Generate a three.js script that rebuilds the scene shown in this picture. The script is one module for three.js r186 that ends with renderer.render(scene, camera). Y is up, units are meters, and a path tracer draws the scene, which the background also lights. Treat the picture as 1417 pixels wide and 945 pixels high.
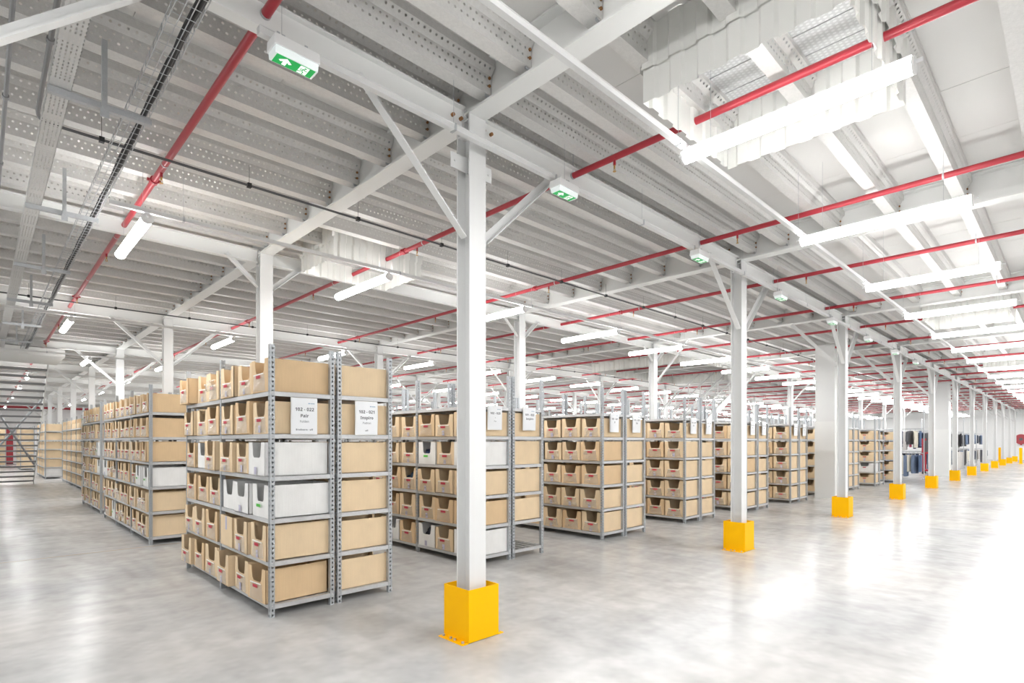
import * as THREE from 'three';
import { mergeGeometries } from 'three/addons/utils/BufferGeometryUtils.js';
import { RectAreaLightUniformsLib } from 'three/addons/lights/RectAreaLightUniformsLib.js';

// ---------------------------------------------------------------- camera, exposure
// plan coordinates: x runs along the main aisle, w (= -z) runs along the shelving rows, y is up, metres
const scene = new THREE.Scene();
scene.background = new THREE.Color(0x000000);
const EYE = 1.55, YAW = 45.85 * Math.PI / 180, FPX = 759.7;
const camera = new THREE.PerspectiveCamera(2 * Math.atan(945 / 2 / FPX) * 180 / Math.PI, 1417 / 945, 0.05, 300);
camera.position.set(0, EYE, 0);
camera.lookAt(Math.cos(YAW), EYE, -Math.sin(YAW));
camera.setViewOffset(1417, 945, 0, -138.5, 1417, 945);      // level camera with a risen lens: uprights stay upright
camera.updateMatrixWorld(true);
const renderer = new THREE.WebGLRenderer({ antialias: true });
renderer.toneMapping = THREE.LinearToneMapping;
renderer.toneMappingExposure = 2.05;
renderer.shadowMap.enabled = true;
RectAreaLightUniformsLib.init();
const LAMP = 42, GLOW = 15;                                   // radiance of the batten lights and of their diffusers

// ---------------------------------------------------------------- helpers
let seed = 20240611;
const rnd = () => { seed = (seed + 0x6D2B79F5) | 0; let t = Math.imul(seed ^ (seed >>> 15), 1 | seed); t = (t + Math.imul(t ^ (t >>> 7), 61 | t)) ^ t; return ((t ^ (t >>> 14)) >>> 0) / 4294967296; };
const rr = (a, b) => a + (b - a) * rnd();
const used = {};
const nm = (n) => { const k = used[n] = (used[n] ?? -1) + 1; return k ? n + '_' + String(k).padStart(3, '0') : n; };
const lin = (r, g, b) => new THREE.Color().setRGB(r, g, b);
function uvm(g) {                                             // uv in metres from the dominant normal
  g = g.index ? g.toNonIndexed() : g;
  const p = g.attributes.position, n = g.attributes.normal, uv = new Float32Array(p.count * 2);
  for (let i = 0; i < p.count; i++) {
    const ax = Math.abs(n.getX(i)), ay = Math.abs(n.getY(i)), az = Math.abs(n.getZ(i));
    if (ay >= ax && ay >= az) { uv[2 * i] = p.getX(i); uv[2 * i + 1] = p.getZ(i); }
    else if (ax >= az) { uv[2 * i] = p.getZ(i); uv[2 * i + 1] = p.getY(i); }
    else { uv[2 * i] = p.getX(i); uv[2 * i + 1] = p.getY(i); }
  }
  g.setAttribute('uv', new THREE.BufferAttribute(uv, 2));
  return g;
}
const bx = (x0, x1, y0, y1, w0, w1) => uvm(new THREE.BoxGeometry(Math.abs(x1 - x0), Math.abs(y1 - y0), Math.abs(w1 - w0)).translate((x0 + x1) / 2, (y0 + y1) / 2, -(w0 + w1) / 2));
const cyl = (a, b, r, seg = 10) => {                          // a rod between two points [x,y,w]
  const A = new THREE.Vector3(a[0], a[1], -a[2]), B = new THREE.Vector3(b[0], b[1], -b[2]), d = B.clone().sub(A);
  return uvm(new THREE.CylinderGeometry(r, r, d.length(), seg).applyQuaternion(new THREE.Quaternion().setFromUnitVectors(new THREE.Vector3(0, 1, 0), d.clone().normalize())).translate((A.x + B.x) / 2, (A.y + B.y) / 2, (A.z + B.z) / 2));
};
const mg = (list) => { const l = list.flat(9).map((g) => { g = g.index ? g.toNonIndexed() : g; for (const k of Object.keys(g.attributes)) if (!['position', 'normal', 'uv'].includes(k)) g.deleteAttribute(k); return g; }); return l.length === 1 ? l[0] : mergeGeometries(l); };
const M3 = (name, geo, mat, parent) => { const m = new THREE.Mesh(Array.isArray(geo) ? mg(geo) : geo, mat); m.name = name; m.castShadow = m.receiveShadow = true; if (parent) parent.add(m); return m; };
const each = (name, list, mat, parent) => list.forEach((g) => M3(name, g, mat, parent));
const tag = (o, label, category, group) => { o.userData.label = label; o.userData.category = category; if (group) o.userData.group = group; return o; };
function thing(name, label, category, x = 0, y = 0, w = 0, group) { const o = new THREE.Group(); o.name = nm(name); o.position.set(x, y, -w); tag(o, label, category, group); scene.add(o); return o; }
function one(name, geo, mat, label, category, group) { const m = M3(nm(name), geo, mat); tag(m, label, category, group); scene.add(m); return m; }
function copy(o, base, x, y, w, label, group, turn) { const c = o.clone(); c.name = nm(base); c.position.set(x, y, -w); if (turn !== undefined) c.rotation.y = turn; c.userData = { ...o.userData, label }; if (group) c.userData.group = group; scene.add(c); return c; }
function struct(name, geo, mat, parent) { const m = M3(name, geo, mat, parent); if (!parent) { m.userData.kind = 'structure'; scene.add(m); } return m; }
const ORD = ['first', 'second', 'third', 'fourth', 'fifth', 'sixth', 'seventh', 'eighth', 'ninth', 'tenth', 'eleventh', 'twelfth', 'thirteenth', 'fourteenth', 'fifteenth', 'sixteenth', 'seventeenth', 'eighteenth', 'nineteenth', 'twentieth', ...['first', 'second', 'third', 'fourth', 'fifth', 'sixth', 'seventh', 'eighth', 'ninth'].map((n) => 'twenty-' + n), 'thirtieth', 'thirty-first', 'thirty-second', 'thirty-third', 'thirty-fourth', 'thirty-fifth', 'thirty-sixth'];

// ---------------------------------------------------------------- textures
function noiseGrid(n, s) { const a = new Float32Array(n * n); let q = s; for (let i = 0; i < n * n; i++) { q = (Math.imul(q, 1664525) + 1013904223) | 0; a[i] = (q >>> 0) / 4294967296; } return a; }
function vnoise(grid, n, x, y) { const x0 = Math.floor(x), y0 = Math.floor(y); let fx = x - x0, fy = y - y0; fx = fx * fx * (3 - 2 * fx); fy = fy * fy * (3 - 2 * fy); const m = (v) => ((v % n) + n) % n; const a = grid[m(y0) * n + m(x0)], b = grid[m(y0) * n + m(x0 + 1)], c = grid[m(y0 + 1) * n + m(x0)], d = grid[m(y0 + 1) * n + m(x0 + 1)]; return (a + (b - a) * fx) * (1 - fy) + (c + (d - c) * fx) * fy; }
function dataTex(w, h, fn, srgb, rx, ry) {
  const d = new Uint8Array(w * h * 4);
  for (let j = 0; j < h; j++) for (let i = 0; i < w; i++) { const c = fn(i / w, j / h, i, j), k = (j * w + i) * 4; if (typeof c === 'number') d[k] = d[k + 1] = d[k + 2] = c; else { d[k] = c[0]; d[k + 1] = c[1]; d[k + 2] = c[2]; } d[k + 3] = 255; }
  const t = new THREE.DataTexture(d, w, h, THREE.RGBAFormat); t.wrapS = t.wrapT = THREE.RepeatWrapping; t.magFilter = THREE.LinearFilter; t.minFilter = THREE.LinearMipmapLinearFilter; t.generateMipmaps = true;
  if (srgb) t.colorSpace = THREE.SRGBColorSpace; t.repeat.set(rx, ry); t.needsUpdate = true; return t;
}
function canvasTex(w, h, draw) { const c = document.createElement('canvas'); c.width = w; c.height = h; draw(c.getContext('2d'), w, h); const t = new THREE.CanvasTexture(c); t.colorSpace = THREE.SRGBColorSpace; return t; }
const G8 = noiseGrid(8, 11), G16 = noiseGrid(16, 7), G32 = noiseGrid(32, 3), G64 = noiseGrid(64, 5), G128 = noiseGrid(128, 9), G256 = noiseGrid(256, 13);
const clampB = (v) => Math.max(0, Math.min(255, v));
// power-floated concrete: clouds, trowel arcs, fine speckle
const floorFn = (u, v) => {
  const big = vnoise(G8, 8, u * 8, v * 8) * 0.5 + vnoise(G16, 16, u * 16 + 3, v * 16) * 0.5;
  const mid = vnoise(G64, 64, u * 64, v * 64), arcs = vnoise(G128, 128, u * 128 + 2 * big, v * 32 + 1.2 * mid), arc2 = vnoise(G128, 128, u * 32 + 1.2 * mid, v * 128), fine = vnoise(G256, 256, u * 256, v * 256);
  return { big, mid, arcs, arc2, fine };
};
const floorMap = dataTex(1024, 1024, (u, v) => { const f = floorFn(u, v), s = 214 + 24 * (f.big - 0.5) + 13 * (f.mid - 0.5) + 12 * (f.arcs - 0.5) + 12 * (f.arc2 - 0.5) + 9 * (f.fine - 0.5), warm = 5 * (f.big - 0.5); return [clampB(s + warm), clampB(s - 1), clampB(s - 3 - warm)]; }, true, 1 / 12, 1 / 12);
const floorRough = dataTex(512, 512, (u, v) => { const f = floorFn(u, v); return clampB(66 + 5 * (f.big - 0.5) + 4 * (f.mid - 0.5) + 4 * (f.arcs - 0.5)); }, false, 1 / 12, 1 / 12);
const cardMap = dataTex(256, 256, (u, v) => { const s = 247 + 5 * (vnoise(G128, 128, u * 128, v * 6) - 0.5) + 8 * (vnoise(G8, 8, u * 8, v * 8) - 0.5) + 6 * (vnoise(G256, 256, u * 256, v * 256) - 0.5); return [clampB(s), clampB(s - 1), clampB(s - 3)]; }, true, 1 / 0.6, 1 / 0.6);
const zincMap = dataTex(256, 256, (u, v) => clampB(240 + 8 * (vnoise(G32, 32, u * 32, v * 32) - 0.5) + 8 * (vnoise(G128, 128, u * 128, v * 128) - 0.5)), true, 2.2, 2.2);
const holeAt = (u, v, cu, cv, ru, rv) => { let du = Math.abs(u - cu); du = Math.min(du, 1 - du); return (du / ru) ** 2 + ((v - cv) / rv) ** 2 < 1; };
// punched holes of the ceiling joists: one 100 mm repeat along, whole sheet height (0.285 m developed) across
const joistHoles = dataTex(128, 256, (u, v) => { const ru = 0.085, rv = 0.03; for (const [cu, cv] of [[0.1, 0.2], [0.6, 0.2], [0.35, 0.4], [0.85, 0.4], [0.1, 0.645], [0.6, 0.645]]) if (holeAt(u, v, cu, cv, ru, rv)) return 0; return 255; }, false, 10, 1 / 0.285);
const postHoles = dataTex(32, 64, (u, v) => (((u - 0.5) / 0.2) ** 2 + ((v - 0.5) / 0.26) ** 2 < 1 ? 0 : 255), false, 1 / 0.042, 1 / 0.042);
const trayHoles = dataTex(64, 64, (u, v) => (Math.abs(u - 0.5) < 0.17 && Math.abs(v - 0.5) < 0.3 ? 0 : 255), false, 1 / 0.0222, 1 / 0.042);
const gratingLightMap = dataTex(128, 128, (u, v) => { const a = ((u * 2 - 0.5) / 0.36) ** 2, o = v < 0.5 ? (((u * 2) % 1) - 0.5) : (((u * 2 + 0.5) % 1) - 0.5), q = ((v * 2) % 1) - 0.5; return (o / 0.3) ** 2 + (q / 0.33) ** 2 < 1 ? 252 : 230; }, true, 1 / 0.07, 1 / 0.07);  // light coming through from the upper floor is painted in as pale tones

// ---------------------------------------------------------------- materials
const std = (o) => new THREE.MeshStandardMaterial(o);
const M = {
  floor: new THREE.MeshPhysicalMaterial({ color: lin(0.72, 0.722, 0.725), map: floorMap, roughnessMap: floorRough, roughness: 0.95, metalness: 0, specularIntensity: 0.36 }),
  joint: std({ color: lin(0.35, 0.27, 0.19), roughness: 0.8 }),
  wall: std({ color: lin(0.86, 0.865, 0.865), roughness: 0.7 }),
  white: std({ color: lin(0.72, 0.725, 0.72), roughness: 0.42 }),
  beam: std({ color: lin(0.78, 0.785, 0.77), roughness: 0.5 }),
  deck: std({ color: lin(0.76, 0.75, 0.73), roughness: 0.65 }),
  web: std({ color: lin(0.79, 0.78, 0.76), map: zincMap, alphaMap: joistHoles, alphaTest: 0.5, roughness: 0.5, metalness: 0.1, side: THREE.DoubleSide }),
  farWeb: std({ color: lin(0.79, 0.78, 0.76), map: zincMap, roughness: 0.5, metalness: 0.1, side: THREE.DoubleSide }),
  flange: std({ color: lin(0.79, 0.78, 0.76), map: zincMap, roughness: 0.5, metalness: 0.1 }),
  zinc: std({ color: lin(0.58, 0.60, 0.62), map: zincMap, roughness: 0.45, metalness: 0.45 }),
  post: std({ color: lin(0.52, 0.545, 0.57), map: zincMap, alphaMap: postHoles, alphaTest: 0.5, roughness: 0.45, metalness: 0.4, side: THREE.DoubleSide }),
  shelf: std({ color: lin(0.68, 0.69, 0.70), map: zincMap, roughness: 0.42, metalness: 0.35 }),
  tray: std({ color: lin(0.66, 0.66, 0.65), alphaMap: trayHoles, alphaTest: 0.5, roughness: 0.45, metalness: 0.4, side: THREE.DoubleSide }),
  sheet: std({ color: lin(0.78, 0.78, 0.75), roughness: 0.4, side: THREE.DoubleSide }),
  grating: std({ color: lin(0.85, 0.86, 0.87), map: gratingLightMap, roughness: 0.4, metalness: 0.3 }),
  card: std({ color: lin(0.84, 0.66, 0.44), map: cardMap, roughness: 0.85 }),
  card2: std({ color: lin(0.78, 0.57, 0.345), map: cardMap, roughness: 0.85 }),
  whiteCard: std({ color: lin(0.90, 0.905, 0.905), map: cardMap, roughness: 0.75 }),
  pouch: new THREE.MeshPhysicalMaterial({ color: lin(0.92, 0.90, 0.86), roughness: 0.25, transmission: 0.78, thickness: 0, clearcoat: 0.5, side: THREE.DoubleSide }),
  film: std({ color: lin(0.86, 0.85, 0.82), roughness: 0.3 }),
  redTag: std({ color: lin(0.48, 0.03, 0.06), roughness: 0.6 }),
  greenTag: std({ color: lin(0.10, 0.52, 0.07), roughness: 0.6 }),
  barcode: std({ color: lin(0.50, 0.48, 0.60), roughness: 0.6 }),
  yellow: new THREE.MeshPhysicalMaterial({ color: lin(0.98, 0.51, 0.0), roughness: 0.5, specularIntensity: 0.3 }),
  red: std({ color: lin(0.40, 0.030, 0.045), roughness: 0.32 }),
  brass: std({ color: lin(0.55, 0.33, 0.09), roughness: 0.35, metalness: 0.6 }),
  rust: std({ color: lin(0.33, 0.16, 0.06), roughness: 0.6, metalness: 0.4 }),
  black: std({ color: lin(0.02, 0.02, 0.022), roughness: 0.5 }),
  dark: std({ color: lin(0.10, 0.10, 0.105), roughness: 0.5 }),
  grey: std({ color: lin(0.22, 0.22, 0.225), roughness: 0.45 }),
  plastic: std({ color: lin(0.82, 0.82, 0.82), roughness: 0.4 }),
  lamp: std({ color: lin(0.9, 0.9, 0.88), emissive: lin(1, 1, 0.99), emissiveIntensity: GLOW, roughness: 0.3 }),
  signGlow: std({ color: lin(0.9, 0.95, 0.95), emissive: lin(0.75, 0.9, 0.9), emissiveIntensity: 0.1, roughness: 0.3 }),
};

// ---------------------------------------------------------------- the shell of the hall
const X0 = -7.2, X1 = 62.9, W0 = -5.2, W1 = 52, DECK = 4.47;
struct('floor', bx(X0, X1, -0.2, 0, W0, W1), M.floor);
struct('wall_back', bx(X0 - 0.2, X1 + 0.2, -0.2, 4.8, W1, W1 + 0.2), M.wall);
struct('wall_front', bx(X0 - 0.2, X1 + 0.2, -0.2, 4.8, W0 - 0.2, W0), M.wall);
struct('wall_left', bx(X0 - 0.2, X0, -0.2, 4.8, W0, W1), M.wall);
struct('wall_right', bx(X1, X1 + 0.2, -0.2, 4.8, W0, W1), M.wall);
struct('trim_1', bx(X0, 30, 0, 0.0012, 9.55, 9.575), M.joint);
const joistLayer = new THREE.Group(); joistLayer.name = 'trim_4'; joistLayer.userData.kind = 'structure'; scene.add(joistLayer);
const ceiling = new THREE.Group(); ceiling.name = 'ceiling'; ceiling.userData.kind = 'structure'; scene.add(ceiling);
M3('deck_slab', bx(X0, X1, DECK + 0.012, 4.75, W0, W1), M.deck, ceiling);
for (let i = 0; i < 19; i++) for (let j = 0; j < 6; j++) {      // deck boards over the near bays
  const y = DECK + rr(-0.003, 0.003), a = X0 + 6.96 + i * 1.0, b = -0.4 + j * 3.1;
  M3('deck_board', bx(a + 0.003, a + 0.997, y, DECK + 0.011, b + 0.003, b + 3.097), M.deck, ceiling);
}
const COLX = [-0.24]; for (let k = 0; k < 12; k++) COLX.push(2.84 + 5 * k);
const COLW = [3.395, 7.85, 13.3, 18.72, 24.1, 29.4, 34.7, 40, 45.3];
// folded steel joists with a punched web, one per bay and line
const JW = []; for (let w = 0.85 - 9 * 0.62; w < W1 - 0.3; w += 0.62) if (Math.abs(w - 3.33) < 0.05) JW.push(3.14, 3.52); else JW.push(w);
const bayX = [X0, ...COLX, X1];
function joistGeo(len) {
  const prof = [[0, 4.212], [0, 4.352], [-0.045, 4.40], [-0.045, 4.468]], pos = [], nor = [], uv = []; let s = 0;
  for (let i = 0; i < 3; i++) {
    const [a, ya] = prof[i], [b, yb] = prof[i + 1], L = Math.hypot(b - a, yb - ya), n = [0, -(a - b) / L * -1, 0];
    const ny = (b - a) / L, nw = -(yb - ya) / L, q = [[0, a, ya, s], [len, a, ya, s], [len, b, yb, s + L], [0, a, ya, s], [len, b, yb, s + L], [0, b, yb, s + L]];
    for (const [x, w, y, t] of q) { pos.push(x, y, -w); nor.push(0, ny, -nw); uv.push(x, t); }
    s += L;
  }
  const g = new THREE.BufferGeometry(); g.setAttribute('position', new THREE.Float32BufferAttribute(pos, 3)); g.setAttribute('normal', new THREE.Float32BufferAttribute(nor, 3)); g.setAttribute('uv', new THREE.Float32BufferAttribute(uv, 2));
  return g;
}
const flangeGeo = (len) => mg([bx(0, len, 4.205, 4.21, -0.004, 0.105), bx(0, len, 4.21, 4.232, 0.1, 0.105), bx(0, len, 4.46, 4.469, -0.05, 0.06)]);
const cleatGeo = (len) => mg([bx(len - 0.055, len - 0.047, 4.2, 4.42, 0.004, 0.012), bx(len - 0.05, len + 0.0, 4.19, 4.44, 0.01, 0.018)]);
const boltGeo = (x) => mg([4.27, 4.33].map((y) => cyl([x, y, -0.012], [x, y, 0.02], 0.011, 7)));
const inView = (x, y, w) => { const v = new THREE.Vector3(x, y, -w).applyMatrix4(camera.matrixWorldInverse); if (v.z > -0.3) return 0; const p = v.clone().applyMatrix4(camera.projectionMatrix); return Math.abs(p.x) < 1.05 && Math.abs(p.y) < 1.05 ? 1 / -v.z : 0; };
const joists = [];
for (let b = 0; b + 1 < bayX.length; b++) for (const w of JW) { let s = 0; for (let t = 0.05; t < 1; t += 0.1) s = Math.max(s, inView(bayX[b] + (bayX[b + 1] - bayX[b]) * t, 4.25, w)); joists.push({ b, w, s }); }
joists.sort((a, c) => c.s - a.s);
const jg = bayX.slice(0, -1).map((x, b) => { const len = bayX[b + 1] - x - 0.03; return { len, web: joistGeo(len), fl: flangeGeo(len), cl: cleatGeo(len), bo: boltGeo(len - 0.022) }; });
const farWeb = [], farFl = [];
joists.forEach((j, i) => {
  const g = jg[j.b], x = bayX[j.b] + 0.015;
  if (i < 290) {
    const m = M3('joist', g.web, i < 180 ? M.web : M.farWeb, joistLayer); m.position.set(x, 0, -j.w); M3('flange', g.fl, M.flange, m);
    if (i < 130) { M3('cleat', g.cl, M.zinc, m); M3('bolt', g.bo, M.rust, m); }
  } else { farWeb.push(g.web.clone().translate(x, 0, -j.w)); farFl.push(g.fl.clone().translate(x, 0, -j.w)); }
});
M3('far_joist_webs', mg(farWeb), M.farWeb, joistLayer).userData.kind = 'stuff';
M3('far_joist_flanges', mg(farFl), M.flange, joistLayer).userData.kind = 'stuff';
// main beams along w, tie beams along x
const mainBeams = new THREE.Group(); mainBeams.name = 'trim_2'; mainBeams.userData.kind = 'structure'; scene.add(mainBeams);
for (const x of COLX) M3('main_beam', [bx(x - 0.085, x + 0.085, 4.13, 4.148, W0, W1), bx(x - 0.085, x + 0.085, 4.452, 4.468, W0, W1), bx(x - 0.007, x + 0.007, 4.14, 4.46, W0, W1)], M.beam, mainBeams);
const tieBeams = new THREE.Group(); tieBeams.name = 'trim_3'; tieBeams.userData.kind = 'structure'; scene.add(tieBeams);
COLW.forEach((w, r) => { for (let b = 1; b + 1 < bayX.length; b++) { const a = bayX[b] + 0.1, c = bayX[b + 1] - (b + 2 < bayX.length ? 0.1 : 0); M3('tie_beam', [bx(a, c, 4.0, 4.011, w - 0.045, w + 0.045), bx(a, c, 4.169, 4.18, w - 0.045, w + 0.045), bx(a, c, 4.005, 4.175, w - 0.005, w + 0.005)], M.beam, tieBeams); } });

// ---------------------------------------------------------------- columns, knee braces, yellow guards
const colShaft = mg([bx(-0.085, 0.085, 0, 4.128, -0.08, -0.067), bx(-0.085, 0.085, 0, 4.128, 0.067, 0.08), bx(-0.006, 0.006, 0, 4.128, -0.07, 0.07), bx(-0.082, 0.082, 4.08, 4.09, -0.067, 0.067), bx(-0.082, 0.082, 3.98, 3.99, -0.067, 0.067), bx(-0.14, 0.14, 0, 0.012, -0.14, 0.14)]);
const head = mg([bx(-0.09, 0.09, 4.0, 4.18, -0.012, 0.012)]);
function braceGeo(p, q, up) {                                  // an angle section between two points, spread by its two legs
  const A = new THREE.Vector3(p[0], p[1], -p[2]), B = new THREE.Vector3(q[0], q[1], -q[2]), d = B.clone().sub(A), L = d.length();
  const g = mg([new THREE.BoxGeometry(0.066, L, 0.007).translate(0, 0, 0.03), new THREE.BoxGeometry(0.007, L, 0.066).translate(-0.03, 0, 0)].map(uvm));
  const yv = d.clone().normalize(), side = new THREE.Vector3().crossVectors(yv, new THREE.Vector3(0, 1, 0)).normalize(), nx = new THREE.Vector3().crossVectors(side, yv).normalize();
  const m = new THREE.Matrix4().makeBasis(nx.clone().multiplyScalar(up), yv, side.clone().multiplyScalar(-up)); m.setPosition(A.clone().add(B).multiplyScalar(0.5)); return g.applyMatrix4(m);
}
const mirrorX = (g) => { g = g.clone().scale(-1, 1, 1); for (const k of ['position', 'normal', 'uv']) { const a = g.attributes[k], n = a.itemSize; for (let i = 0; i < a.count; i += 3) for (let c = 0; c < n; c++) { const t = a.array[(i + 1) * n + c]; a.array[(i + 1) * n + c] = a.array[(i + 2) * n + c]; a.array[(i + 2) * n + c] = t; } } return g; };
const longA = braceGeo([0.09, 3.17, -0.045], [1.0, 4.03, -0.045], 1), longB = mirrorX(longA);
const shortA = braceGeo([0.09, 3.68, -0.045], [0.5, 4.05, -0.045], 1), shortB = mirrorX(shortA);
const wPlus = braceGeo([0, 3.13, 0.09], [0, 4.12, 0.98], 1), wMinus = braceGeo([0, 3.13, -0.09], [0, 4.12, -1.0], 1);
function makeColumn(kind, label, x, w, group) {
  const t = thing('steel_column', label, 'column', x, 0, w, group);
  M3('shaft', colShaft, M.white, t); M3('head_plate', head, M.white, t);
  if (kind.includes('L')) { M3('knee_brace', longA, M.white, t); M3('knee_brace', longB, M.white, t); }
  if (kind.includes('S')) { M3('knee_brace', shortA, M.white, t); M3('knee_brace', shortB, M.white, t); }
  if (kind.includes('+')) M3('knee_brace', wPlus, M.white, t);
  if (kind.includes('-')) M3('knee_brace', wMinus, M.white, t);
  if (kind.includes('P')) { M3('mounting_plate', [bx(-0.22, 0.2, 3.68, 3.8, -0.02, -0.012), cyl([-0.185, 3.74, -0.026], [-0.185, 3.74, -0.012], 0.008), cyl([0.165, 3.74, -0.026], [0.165, 3.74, -0.012], 0.008)], M.white, t); M3('splice_bolt', [-0.12, 0.12, -0.2, 0.2].map((x) => cyl([x, 4.09, -0.03], [x, 4.09, 0.01], 0.014, 7)), M.rust, t); }
  return t;
}
const guardFront = mg([bx(-0.155, -0.149, 0.006, 0.41, -0.15, 0.15), bx(-0.155, 0.155, 0.006, 0.41, -0.155, -0.149)]);
const guardBack = mg([bx(0.149, 0.155, 0.006, 0.41, -0.15, 0.15), bx(-0.155, 0.155, 0.006, 0.41, 0.149, 0.155)]);
const guardFeet = ([bx(-0.215, -0.155, 0, 0.006, -0.15, 0.15), bx(0.155, 0.215, 0, 0.006, -0.15, 0.15)]);
const guardBolts = []; for (const s of [-1, 1]) for (const z of [-0.12, -0.02, 0.03, 0.12]) guardBolts.push(cyl([s * 0.185, 0.006, z], [s * 0.185, 0.02, z], 0.011, 8));
let guard0;
COLX.forEach((x, i) => {
  const k = i - 1;
  if (i === 0) { makeColumn('L', 'white steel column just left of the frame carrying the top left brace', x, COLW[0]); return; }
  const which = k === 0 ? 'nearest white steel column standing in the foremost yellow guard' : ORD[k] + ' white steel column along the aisle, in the ' + ORD[k] + ' yellow guard';
  makeColumn(k === 0 ? 'LP' : k < 2 ? 'L' : 'L+', which, x, COLW[0], 'columns along the main aisle');
  const lab = k === 0 ? 'largest bright yellow steel guard around the nearest column base' : 'yellow steel guard around the ' + ORD[k] + ' column along the aisle';
  if (!guard0) {
    guard0 = thing('column_guard', lab, 'guard', x, 0, COLW[0], 'yellow column guards');
    M3('guard_panel', guardFront, M.yellow, guard0); M3('guard_panel', guardBack, M.yellow, guard0); each('foot_plate', guardFeet, M.yellow, guard0); each('anchor_bolt', guardBolts, M.zinc, guard0);
  } else copy(guard0, 'column_guard', x, 0, COLW[0], lab);
});
for (let r = 1; r < 9; r++) for (let k = 0; k < (r < 4 ? 9 : 5); k++) {
  const x = COLX[k + 1];
  makeColumn(r === 1 ? (k >= 2 ? 'S-' : 'S') : 'L', 'white column behind the racks, ' + ORD[r] + ' row back, ' + ORD[k] + ' from the left', x, COLW[r], 'columns among the racks');
}
// clad service shafts beside the aisle
for (const [x0, x1, w0, w1, lab] of [[16.62, 17.12, 4.58, 5.06, 'wide white clad shaft between the racks and the third guard'], [31.0, 31.6, 4.0, 4.5, 'distant white clad shaft among the hanging clothes']]) {
  const t = thing('clad_shaft', lab, 'column', (x0 + x1) / 2, 0, (w0 + w1) / 2); const a = (x1 - x0) / 2, b = (w1 - w0) / 2;
  M3('upper_cladding', [bx(-a, a, 2.1, 4.2, -b, b)], M.white, t);
  M3('lower_cladding', [bx(-a - 0.01, a + 0.01, 0, 2.1, -b - 0.01, b + 0.01), ...[0.3, 0.6, 0.9, 1.2, 1.5, 1.8].map((y) => bx(-a - 0.013, a + 0.013, y, y + 0.27, -b - 0.013, b + 0.013))], M.beam, t);
}

// ---------------------------------------------------------------- batten lights on their trunking
const ROWS = [[-3.4, -2.0, -2.0], [0.65, 2.05, 2.05], [6.2, 7.6, 6.2], [12.2, 13.6, 12.2], [17.7, 19.1, 17.7], [23.2, 24.6, 23.2], [28.7, 30.1, 28.7], [34.2, 35.6, 34.2], [39.7, 41.1, 39.7], [45.2, 46.6, 45.2]];  // first row is unseen, added behind the camera to light the hall
const LX = [-3.9, -1.3, 1.155, 3.8, 6.3]; for (let x = 8.88; x < 61; x += 2.5) LX.push(x);
const LY = 3.68;
const halfTube = (L, r, y) => { const g = new THREE.CylinderGeometry(r, r, L, 8, 1, true).rotateX(Math.PI / 2); g.scale(1, 0.9, 1); g.translate(0, y, 0); return uvm(g); };
const lampHousing = bx(-0.026, 0.026, 0.04, 0.054, -0.7, 0.7);
const lampCaps = [-0.706, 0.706].map((w) => mg([uvm(new THREE.CylinderGeometry(0.054, 0.054, 0.014, 16).rotateX(Math.PI / 2).scale(1, 0.9, 1).translate(0, 0, -w)), uvm(new THREE.CylinderGeometry(0.012, 0.012, 0.04, 8).rotateX(Math.PI / 2).translate(0, 0.02, -w * 1.03))]));
const lampDiff = halfTube(1.398, 0.052, 0);
const lampWires = [-0.5, 0.5].map((w) => cyl([0, 0.05, w], [0, DECK - 0.008 - LY, w], 0.0014, 5));
let lamp0;
ROWS.forEach(([a, b, tw], r) => {
  LX.forEach((x, i) => {
    if ((r > 6 && x > 30) || (r === 4 && i < 2)) return;
    if (r === 4 && i === 2) x = 2.05;
    const rowName = ['added unseen behind the viewer', 'over the main aisle', 'over the front rack aisles', 'over the second rack block', 'in the third row back', 'in the fourth row back', 'in the fifth row back', 'in the sixth row back', 'in the seventh row back', 'in the eighth row back'][r];
    const lab = 'glowing white batten light ' + rowName + ', ' + (i < 14 ? ORD[i] + ' from the left' : i === LX.length - 1 ? 'the farthest' : ORD[LX.length - 1 - i] + ' from the far end');
    const w = (a + b) / 2;
    if (!lamp0) {
      lamp0 = thing('batten_light', lab, 'light', x, LY, w, 'batten lights');
      M3('housing', lampHousing, M.plastic, lamp0); M3('lamp_diffuser', lampDiff, M.lamp, lamp0); each('end_cap', lampCaps, M.plastic, lamp0); each('suspension_wire', lampWires, M.zinc, lamp0);
    } else copy(lamp0, 'batten_light', x, LY, w, lab);
    const l = new THREE.RectAreaLight(lin(1, 1, 1), LAMP, 0.09, 1.38);
    l.name = 'batten_glow'; l.position.set(x, LY - 0.062, -w); l.rotation.x = -Math.PI / 2; scene.add(l);
  });
});
const trunkGeo = (a, b) => mg([bx(a, b, 0, 0.034, -0.019, 0.019), bx(a, b, 0.034, 0.038, -0.022, 0.022)]);
ROWS.forEach(([a, b, tw], r) => {
  if (!r) return; const s = r === 2 ? 0.86 : r === 1 ? -1.5 : 0.3, e = r > 6 ? 32 : 62;
  const t = thing('lighting_trunking', 'white lighting trunking carrying the batten lights ' + ['', 'over the main aisle', 'over the front rack aisles', 'over the second rack block', 'of the third row back', 'of the fourth row back', 'of the fifth row back', 'of the sixth row back', 'of the seventh row back', 'of the eighth row back'][r], 'trunking', 0, LY + 0.056, tw);
  M3('channel', trunkGeo(s, e), M.white, t);
  const h = []; for (let x = Math.max(s, 0.6) + 0.6; x < 40; x += 2.5) h.push(mg([cyl([x, 0.036, 0], [x, DECK - LY - 0.064, 0], 0.0018, 5), bx(x - 0.01, x + 0.01, -0.003, 0.042, -0.024, 0.024)]));
  if (r < 4) each('hanger', h, M.zinc, t); else M3('hanger', h, M.zinc, t).userData.kind = 'stuff';
});
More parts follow.
